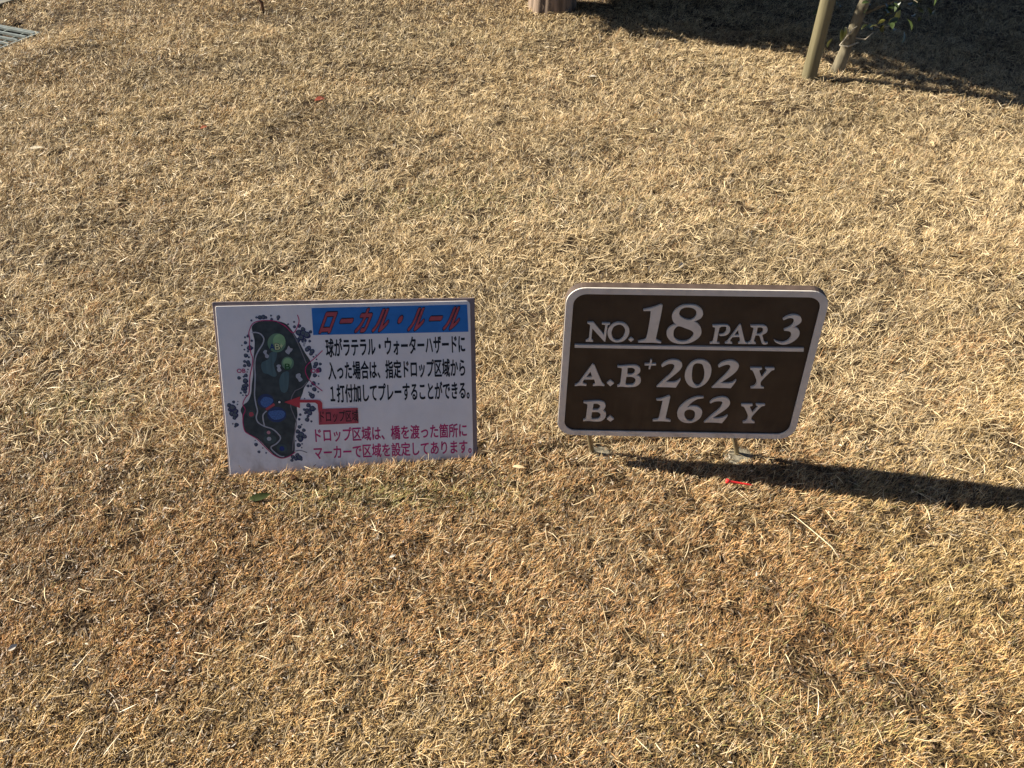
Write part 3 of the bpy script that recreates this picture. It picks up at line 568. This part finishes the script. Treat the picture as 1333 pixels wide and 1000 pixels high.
def text_mesh(body, offset=0.0, space=1.0):
    cu = bpy.data.curves.new("t", 'FONT'); cu.body = body; cu.size = 1; cu.offset = offset; cu.space_character = space
    cu.resolution_u = 4; cu.fill_mode = 'BOTH'; cu.dimensions = '2D'
    o = bpy.data.objects.new("t", cu); COL.objects.link(o)
    dg = bpy.context.evaluated_depsgraph_get(); dg.update()
    me = bpy.data.meshes.new_from_object(o.evaluated_get(dg))
    V = np.array([v.co[:] for v in me.vertices]) if len(me.vertices) else np.zeros((0, 3)); F = [list(p.vertices) for p in me.polygons]
    bpy.data.objects.remove(o); bpy.data.curves.remove(cu); bpy.data.meshes.remove(me)
    return V, F
# metrics of the built-in CJK glyphs: advance and the middle of the em box, from a square kanji
k1, _ = text_mesh("国"); k2, _ = text_mesh("国国")
ADV = k2[:, 0].max() - k1[:, 0].max(); KC = (k1[:, 0].max() + k1[:, 0].min()) / 2; KM = (k1[:, 1].max() + k1[:, 1].min()) / 2
print("CJK advance %.3f ink %s %s" % (ADV, k1.min(0), k1.max(0)))
GLY = {}
def glyph(ch):
    if ch not in GLY: GLY[ch] = text_mesh(ch)
    return GLY[ch]
def ringo(dx, dy, n=8):
    return [(dx * math.cos(2 * math.pi * k / n), dy * math.sin(2 * math.pi * k / n)) for k in range(n)] + [(0, 0)]
def line_mesh(spec, z, bold, shear=0.0, gw=1.0, gh=1.0):
    """one line of full-width characters; bold = stroke growth in em, made by stacked shifted copies"""
    txt, a, b, n, em = spec
    a = np.array(a) * MM; b = np.array(b) * MM; e = (b - a) / n
    sx = np.linalg.norm(e) / ADV * gw; sy = em * MM / ADV * gh; ang = math.atan2(e[1], e[0]); ca, sa = math.cos(ang), math.sin(ang)
    Vo, Fo = [], []
    for i, ch in enumerate(txt):
        V, F = glyph(ch); o_ = a + e * i
        for k, (ox, oy) in enumerate(ringo(bold, bold * .8) if bold else [(0, 0)]):
            x = (V[:, 0] - KC + ox) * sx; y = (V[:, 1] - KM + oy) * sy; x = x + shear * y; q = len(Vo)
            Vo += [(o_[0] + xx * ca - yy * sa, o_[1] + xx * sa + yy * ca, z + k * .00002) for xx, yy in zip(x, y)]
            Fo += [[q + w for w in f] for f in F]
    return Vo, Fo
def latin(spec, z, off=.03):
    txt, x0, y0, x1, y1 = spec
    V, F = text_mesh(txt); mn, mx = V.min(0), V.max(0); out = []
    for k, (ox, oy) in enumerate(ringo(off, off)):
        out.append(([(x0 * MM + ((v[0] - mn[0]) / (mx[0] - mn[0]) + ox / len(txt)) * (x1 - x0) * MM, y0 * MM + ((v[1] - mn[1]) / (mx[1] - mn[1]) + oy) * (y1 - y0) * MM, z + k * .00002) for v in V], F))
    return join(*out)

band = printed("title_band", [flat([mmp([BAND[3], BAND[2], BAND[1], BAND[0]])], ZP + .0003)], M_blue, lb)
printed("title_outline", [line_mesh(TXT[0], ZP + .0006, .085, .42, .80)], M_black, band)
printed("title_lettering", [line_mesh(TXT[0], ZP + .0010, .040, .42, .80)], M_red, band)
for t in TXT[1:4]: printed("rule_lettering", [line_mesh(t, ZP + .0003, .030)], M_black, lb)
for t in TXT[5:7]: printed("drop_area_lettering", [line_mesh(t, ZP + .0003, .024)], M_mag, lb)
lab = printed("map_label", [flat([mmp(MAP['box'])], ZP + .0016)], M_box, lb)
printed("label_lettering", [line_mesh(TXT[4], ZP + .0019, .008)], M_black, lab)
ar = printed("map_arrow", [flat([[p for p in mmp(MAP['arrow'])]], ZP + .0020)], M_arrow, lb)

cmap = printed("course_map", [flat([sm(MAP['rough'])], ZP + .0003)], M_rough, lb)
def op(paths): return [smooth_path(mmc(p), closed=False) for p in paths]
def disc(x, y, r, z, n=12, rg=1.0):
    jit = [1 + .16 * math.sin(3 * a + x * 900) * rg for a in [2 * math.pi * i / n for i in range(n)]]
    return [(x + r * j * math.cos(2 * math.pi * i / n), y + r * j * math.sin(2 * math.pi * i / n), z) for i, j in enumerate(jit)], [list(range(n))]
VF, IX = [], []
for i, (x, y, r) in enumerate(MAP['trees']):
    z_ = ZP + .0004 + .00003 * (i % 9)
    VF += [disc(x * MM, y * MM, r * MM * .92, z_, 14, .4), disc((x - .1 * r) * MM, (y + .15 * r) * MM, r * MM * .58, z_ + .00001, 12, .4)]; IX += [0, 1]
mesh("tree_print", *join(*VF), [M_tree, M_tree2], cmap, idx=IX)
for p in MAP['fairway']: printed("fairway", [flat([sm(p)], ZP + .0006)], M_fair, cmap)
for p in MAP['green']: printed("putting_green", [flat([sm(p)], ZP + .0008)], M_green, cmap)
for p in MAP['green2']: printed("green_highlight", [flat([sm(p)], ZP + .0009)], M_green2, cmap)
for p in MAP['bunker']: printed("bunker", [flat([sm(p)], ZP + .0008)], M_path, cmap)
for p in MAP['pond']: printed("pond", [flat([sm(p)], ZP + .0006)], M_pond, cmap)
for p in MAP['water']: printed("water", [flat([sm(p)], ZP + .0007)], M_water, cmap)
for p in MAP['tee']: printed("tee_ground", [flat([sm(p)], ZP + .0006)], M_teeg, cmap)
printed("cart_path", [ribbon_mesh(op(MAP['path']), .0030, ZP + .0009)], M_path, cmap)
printed("grey_path", [ribbon_mesh(op(MAP['edge']), .0022, ZP + .0009)], M_edgep, cmap)
printed("bridge", [ribbon_mesh([mmp(MAP['bridge'][0])], .0060, ZP + .0010)], M_box, cmap)
printed("boundary_line", [ribbon_mesh(op(MAP['ob']), .0020, ZP + .0011)], M_mag, cmap)
mm_ = dict(red=M_red, pink=M_pink, pale=M_path, navy=M_navy, black=M_black, white=M_white)
for i, (k, x, y, r) in enumerate(MAP['marks']): printed("map_dot", [disc(x * MM, y * MM, r * MM, ZP + .0012 + .0001 * i, 20, 0)], mm_[k], cmap)
printed("map_letter", [latin(LAT[0], ZP + .0012)], M_navy, cmap)
printed("map_letter", [latin(LAT[1], ZP + .0012, .12)], M_black, cmap); printed("map_letter", [latin(LAT[1], ZP + .0016, .03)], M_cream, cmap)
printed("map_letter", [latin(LAT[2], ZP + .0012)], M_cream, cmap); printed("map_letter", [latin(LAT[3], ZP + .0012)], M_dgreen, cmap)
for q_ in LAT[4:6]: printed("boundary_lettering", [latin(q_, ZP + .0012)], M_mag, cmap)

# ------------------------------------------------------------------ golf tee
M_tee = mat("red_plastic", (.75, .03, .03), .4, .12, 60, spec=.5)
a, b = Vector((.502, 1.347, .028)), Vector((.563, 1.338, .023))
ax = (b - a).normalized()
prof = [(0, .0045), (.0008, .0056), (.006, .0054), (.0085, .0040), (.012, .0030), (.03, .0026), (.050, .0022), (.060, .0012), (.064, .0003)]
V, F = tube([a + ax * t for t, _ in prof], [r for _, r in prof], 16)
tag(mesh("golf_tee", V, F, M_tee, smooth=True), "red plastic golf tee lying on the grass under the brown board", "golf tee")

# ------------------------------------------------------------------ drain grate
M_gal = mat("galvanised_bar", (.26, .285, .26), .5, .25, 50, metal=.35)
M_pit = mat("pit_shade_black", (.012, .011, .010), .95, .3, 40)  # near-black colour stands in for the shade below the bars
gr = empty("drain_grate", (GR_O[0], GR_O[1], 0), "galvanised steel drain grate set in the lawn beside the road, upper left", "drain grate")
def gp(u, v, z): 
    return (GR_U[0] * u + GR_V[0] * v, GR_U[1] * u + GR_V[1] * v, z)
def gbox(u0, u1, v0, v1, z0, z1):
    V = [gp(u, v, z) for z in (z0, z1) for v in (v0, v1) for u in (u0, u1)]
    return V, box(0, 1, 0, 1, 0, 1)[1]
vs = np.linspace(.012, GR_W - .014, 8)
for v in vs:
    mesh("bar", *gbox(.012, GR_L - .012, v - .006, v + .006, -.016, -.005), M_gal, gr)
mesh("cross_bars", *join(*[gbox(u - .003, u + .003, .012, GR_W - .012, -.026, -.0165) for u in np.arange(.09, GR_L, .12)]), M_gal, gr)
mesh("frame", *join(gbox(-.004, .010, 0, GR_W, -.045, -.008), gbox(GR_L - .010, GR_L + .004, 0, GR_W, -.045, -.008), gbox(-.004, GR_L + .004, -.014, -.0005, -.045, -.0065), gbox(-.004, GR_L + .004, GR_W + .0005, GR_W + .014, -.045, -.0065)), M_gal, gr)
mesh("pit", *gbox(.0, GR_L, .0, GR_W, -.13, -.10), M_pit, gr)

# ------------------------------------------------------------------ trees
M_bark = mat("grey_bark", (.17, .145, .095), .9, .45, 40, bump=.9, stretch=(1, 1, .35))
M_redbark = mat("reddish_bark", (.20, .145, .105), .9, .6, 30, bump=.9, stretch=(1, 1, .12))
M_stake = mat("weathered_stake", (.105, .088, .045), .8, .35, 35, bump=.8, col2=(.20, .17, .095), stretch=(1, 1, .08))
def leaf_mat(name, c, var):
    m = mat(name, c, .38, var, 14, spec=.45); return m
M_leaf = leaf_mat("glossy_leaf", (.040, .058, .018), .5); M_leafy = leaf_mat("yellow_leaf", (.26, .27, .07), .3)
M_pine = leaf_mat("dark_evergreen", (.022, .036, .014), .5)

def leaf_shape(L, W, cup=.25, k=5):
    V, F = [], []
    for i in range(k + 1):
        t = i / k; w = W / 2 * math.sin(math.pi * min(1, t * .96 + .02)) ** .8
        z = -cup * L * (t - .5) ** 2 + cup * L * .25
        V += [(t * L, -w, z + w * .35), (t * L, 0, z), (t * L, w, z + w * .35)]
    for i in range(k):
        a = 3 * i; F += [[a, a + 3, a + 4, a + 1], [a + 1, a + 4, a + 5, a + 2]]
    return np.array(V), np.array(F)
def leaves(name, pts, dirs, size, m, parent, k=3):
    bv, bf = leaf_shape(1, .5, .3, k); n = len(pts); V = np.empty((n, len(bv), 3), np.float32)
    for i in range(n):
        q = Vector(dirs[i]).to_track_quat('X', 'Z') @ __import__('mathutils').Quaternion((1, 0, 0), random.uniform(-1.2, 1.2))
        Mx = np.array(q.to_matrix()); V[i] = bv * size[i] @ Mx.T + pts[i]
    F = (np.arange(n)[:, None, None] * len(bv) + bf[None]).reshape(-1, 4)
    me = bpy.data.meshes.new(name); fast_mesh(me, V.reshape(-1, 3), F)
    return link(name, me, m, parent)

# young tree held by a stake
gz = float(ground_z(*TRUNK))
yt = empty("young_tree", (TRUNK[0], TRUNK[1], gz), "young grey barked tree with broad leaves beside the wooden stake", "tree")
trunk_pts = [(0, 0, -.05), (0, 0, 0), (.012, -.01, .10), (.028, -.005, .2), (.050, .0, .34), (.07, .01, .6), (.06, .02, 1.0), (.08, .03, 1.6)]
tk = mesh("trunk", *tube(trunk_pts, [.036, .032, .0265, .0255, .024, .021, .017, .008], 14), M_bark, yt, smooth=True)
M_twig = mat("pale_twig", (.36, .32, .24), .8, .25, 60)
mesh("twig", *tube([(-.002, -.026, .128), (-.034, -.05, .140), (.004, -.048, .205), (.022, -.05, .225)], [.0035, .004, .0036, .002], 7), M_twig, yt, smooth=True)
mesh("twig", *tube([(-.034, -.05, .140), (.0, -.055, .136), (.048, -.05, .152)], [.004, .0045, .003], 7), M_twig, yt, smooth=True)
mesh("twig", *tube([(.03, -.02, .165), (.08, -.04, .163), (.105, -.045, .196)], [.004, .0035, .003], 6), M_twig, yt, smooth=True)
mesh("twig", *tube([(.01, -.02, .15), (-.012, -.035, .205), (-.022, -.04, .215)], [.006, .005, .003], 6), M_twig, yt, smooth=True)
mesh("twig", *tube([(.04, -.01, .24), (.14, -.03, .21), (.19, -.035, .225)], [.003, .0022, .0016], 6), M_twig, yt, smooth=True)
pts, drs, sz = [], [], []
brs = []
for i in range(26):
    z = .26 + 1.5 * i / 26; a = i * 2.4; r = (.34 + .2 * math.sin(i)) * (1 - .35 * abs(z - .9)); 
    p0 = Vector((.06, .01, z)); p1 = p0 + Vector((math.cos(a) * r, math.sin(a) * r, .06 + .12 * (i > 6)))
    brs.append(tube([p0, p0.lerp(p1, .5) + Vector((0, 0, .03)), p1], [.007, .005, .002], 6))
    for j in range(26):
        t = random.uniform(.25, 1.05); p = p0.lerp(p1, t) + Vector([random.gauss(0, .055) for _ in range(3)])
        if p.z < .205: p.z = .205 + random.random() * .06
        pts.append(p); drs.append(Vector((math.cos(a) + random.gauss(0, .8), math.sin(a) + random.gauss(0, .8), random.gauss(-.3, .6)))); sz.append(random.uniform(.03, .06))
mesh("branches", *join(*brs), M_bark, yt, smooth=True)
leaves("foliage", pts, drs, sz, M_leaf, yt)
yl = [((-.075, -.12, .235), (.25, .0, -1), .055), ((-.098, -.11, .19), (-.35, 0, -1), .042), ((-.06, -.12, .245), (.1, 0, -1), .05), ((.10, -.08, .245), (.4, -.3, .4), .035), ((.16, -.05, .235), (.5, 0, .7), .035), ((.06, -.10, .235), (.7, -.2, .3), .032), ((.04, -.06, .215), (.5, -.2, .6), .03), ((.13, -.06, .215), (.4, -.1, .5), .026), ((.20, -.03, .24), (.1, 0, 1), .05)]
leaves("pale_leaves", [p for p, _, _ in yl], [q for _, q, _ in yl], [s for _, _, s in yl], M_leafy, yt, 5)

gz = float(ground_z(*STAKE))
top = Vector((.02, .0, 1.7))
kn = [(0, 0, -.15), (0, 0, 0), (.004, 0, .2), (.010, 0, .6), (.02, 0, 1.2), (.028, 0, 1.75)]
sk = mesh("tree_stake", *tube(kn, [.033, .033, .0325, .032, .0315, .030], 20), M_stake, smooth=True)
sk.location = (STAKE[0], STAKE[1], gz)
tag(sk, "round weathered wooden stake with greenish foot supporting the young tree", "stake")

# evergreen at the head of the lawn: trunk foot at the top edge, unseen crown shaped to shade the right
BT = (.222, 4.955); gz = float(ground_z(*BT))
bt = empty("evergreen_tree", (BT[0], BT[1], gz), "large tree with thick brown trunk foot at the top edge, shading the upper right lawn", "tree")
V, F = [], []
ns, lev = 48, [(-.1, 1.05), (0, 1.0), (.05, .96), (.15, .93), (.4, .88), (.8, .8), (1.4, .6), (2.2, .3)]
for z, q in lev:
    for j in range(ns):
        a = 2 * math.pi * j / ns
        rr = .132 * q * (1 + .05 * math.sin(5 * a + .5) + .045 * math.sin(11 * a + 2 + z) + .03 * math.sin(17 * a))
        V.append((rr * math.cos(a) + .10 * z * .3, rr * math.sin(a) + .35 * max(0, z - .2), z))
for i in range(len(lev) - 1):
    for j in range(ns): F.append([i*ns + j, i*ns + (j+1) % ns, (i+1)*ns + (j+1) % ns, (i+1)*ns + j])
mesh("trunk", V, F, M_redbark, bt, smooth=True)
CC = Vector((.15, .77, 0))
def lift(x, y, z):
    # crown skirt shaped along the sun so the shade starts at the trunk
    along = x * math.cos(R(SUN_AZ)) - y * math.sin(R(SUN_AZ))
    zb = .19 - .62 * along
    return z if zb <= z else zb + .15 * z
PROF = [(.17, .45), (.24, .85), (.33, 1.17), (.6, 1.24), (.9, 1.30), (1.3, 1.62), (1.8, 1.72), (2.3, 2.0), (3.0, 2.4), (3.9, 2.25), (4.6, 1.4), (5.0, .3)]  # wide upper part added out of view to block sky over the shaded lawn
pz = [p[0] for p in PROF]; pr = [p[1] for p in PROF]
V, F = [], []; ns = 40
core = [(.26, .3), (.32, .75), (.42, 1.02), (.7, 1.12), (1.0, 1.2), (1.4, 1.48), (1.8, 1.56), (2.3, 1.8), (3.0, 2.2), (3.9, 2.05), (4.5, 1.25), (4.85, .1)]
for z, r in core:
    for j in range(ns):
        a = 2 * math.pi * j / ns; q = r * (1 + .05 * math.sin(7 * a + z * 5) + .04 * math.sin(13 * a - z * 8)); x_, y_ = CC.x + q * math.cos(a) + .75 * max(0, z - 1.6) ** .7 * (z > 1.6), CC.y + q * math.sin(a); V.append((x_, y_, lift(x_, y_, z)))
for i in range(len(core) - 1):
    for j in range(ns): F.append([i*ns + j, i*ns + (j+1) % ns, (i+1)*ns + (j+1) % ns, (i+1)*ns + j])
F.append(list(range(ns))[::-1]); F.append([(len(core)-1)*ns + j for j in range(ns)])
cr = mesh("crown", V, F, M_pine, bt)
pts, drs, sz = [], [], []
for i in range(20000):
    z = random.uniform(.18, 4.95); r = float(np.interp(z, pz, pr)); a = random.uniform(0, 2 * math.pi); q = r * (1 - abs(random.gauss(0, .07)))
    x_, y_ = CC.x + q * math.cos(a) + .75 * max(0, z - 1.6) ** .7 * (z > 1.6), CC.y + q * math.sin(a); pts.append((x_, y_, lift(x_, y_, z))); drs.append((math.cos(a) + random.gauss(0, .7), math.sin(a) + random.gauss(0, .7), random.gauss(.2, .6))); sz.append(random.uniform(.05, .10))
for i in range(2500):
    a = random.uniform(0, 2 * math.pi); q = 1.05 * math.sqrt(random.random()); z = .22 + .06 * random.random() + .05 * (q > .8)
    x_, y_ = CC.x + q * math.cos(a) + .75 * max(0, z - 1.6) ** .7 * (z > 1.6), CC.y + q * math.sin(a); pts.append((x_, y_, lift(x_, y_, z))); drs.append((math.cos(a), math.sin(a), random.gauss(-.3, .4))); sz.append(random.uniform(.05, .1))
leaves("foliage", pts, drs, sz, M_pine, cr, 2)

# ------------------------------------------------------------------ litter on the lawn
def litter(name, label, cat, x, y, L, W, rz, col, lift=.016, tilt=.2, cup=.3, group=None):
    V, F = leaf_shape(L, W, cup, 7)
    V = [(v[0] - L / 2, v[1], v[2]) for v in V]
    n = len(V); V2 = V + [(a, b, c - .0006) for a, b, c in V]; F2 = [list(f) for f in F] + [[n + i for i in f[::-1]] for f in F]
    o = mesh(name, V2, F2, mat(name + "_skin", col, .8, .35, 60, spec=.1), smooth=True)
    o.location = (x, y, float(ground_z(x, y)) + lift); o.rotation_euler = (tilt, -tilt * .4, rz)
    return tag(o, label, cat, group)
litter("fallen_leaf", "green pointed leaf lying just below the white rule board", "leaf", -.588, 1.312, .058, .017, .05, (.035, .045, .014), tilt=.75, lift=.012)
litter("fallen_leaf", "curled brown leaf caught against the bottom edge of the white board", "leaf", -.525, 1.376, .030, .014, -.4, (.05, .026, .014), tilt=1.0, lift=.012)
litter("fallen_leaf", "pale curled leaf on the lawn far left below the drain grate", "leaf", -1.859, 3.09, .075, .014, -.1, (.50, .43, .31), tilt=.5)
litter("fallen_leaf", "bright red fallen leaf in the upper left part of the lawn", "leaf", -1.264, 3.307, .030, .016, .6, (.36, .11, .06), tilt=.3)
litter("fallen_leaf", "dull dark red leaf behind the left half of the white board", "leaf", -.839, 3.596, .045, .025, .2, (.22, .05, .03), tilt=.3)
litter("fallen_leaf", "whitish leaf lying on the lawn close to the foot of the evergreen", "leaf", .378, 3.923, .036, .013, -.3, (.46, .41, .33), tilt=.3)
litter("fallen_leaf", "small cream leaf on the grass just behind the top edge of the brown board", "leaf", .537, 2.28, .026, .015, 1.0, (.68, .62, .50), tilt=.6)
litter("wood_chip", "small pale wood chip in the grass between the two boards", "wood chip", .016, 1.40, .030, .009, -.2, (.62, .48, .28), tilt=.2, lift=.02)
litter("paper_scrap", "tiny white scrap in the grass in front of the white board", "scrap", -.259, 1.138, .015, .006, .4, (.66, .60, .50), tilt=.4)
litter("paper_scrap", "white scrap near the lower left corner of the lawn", "scrap", -.985, .917, .019, .010, .7, (.70, .62, .50), tilt=.6, lift=.016)
litter("fallen_leaf", "cream leaf standing beside the far edge of the drain grate", "leaf", -2.68, 4.67, .06, .035, 1.2, (.70, .60, .45), tilt=-.35, lift=.02)
z = float(ground_z(.67, 1.2))
tag(mesh("straw_stalk", *tube([(.638, 1.262, z + .010), (.650, 1.238, z + .017), (.664, 1.214, z + .019), (.682, 1.186, z + .020), (.698, 1.158, z + .022), (.709, 1.134, z + .015)], [.0006, .0008, .0009, .0010, .0010, .0013], 7), mat("pale_straw", (.72, .60, .38), .6, .15, 80), smooth=True), "long pale straw stalk lying in front of the brown board", "stalk")
z = float(ground_z(-1.35, 4.78))
tag(mesh("broken_twig", *tube([(-1.36, 4.80, z - .02), (-1.352, 4.80, z + .05), (-1.372, 4.79, z + .085)], [.010, .009, .006], 8), mat("brown_twig", (.12, .06, .03), .8, .3, 60), smooth=True), "short brown broken twig sticking up at the top edge left of the evergreen", "twig")
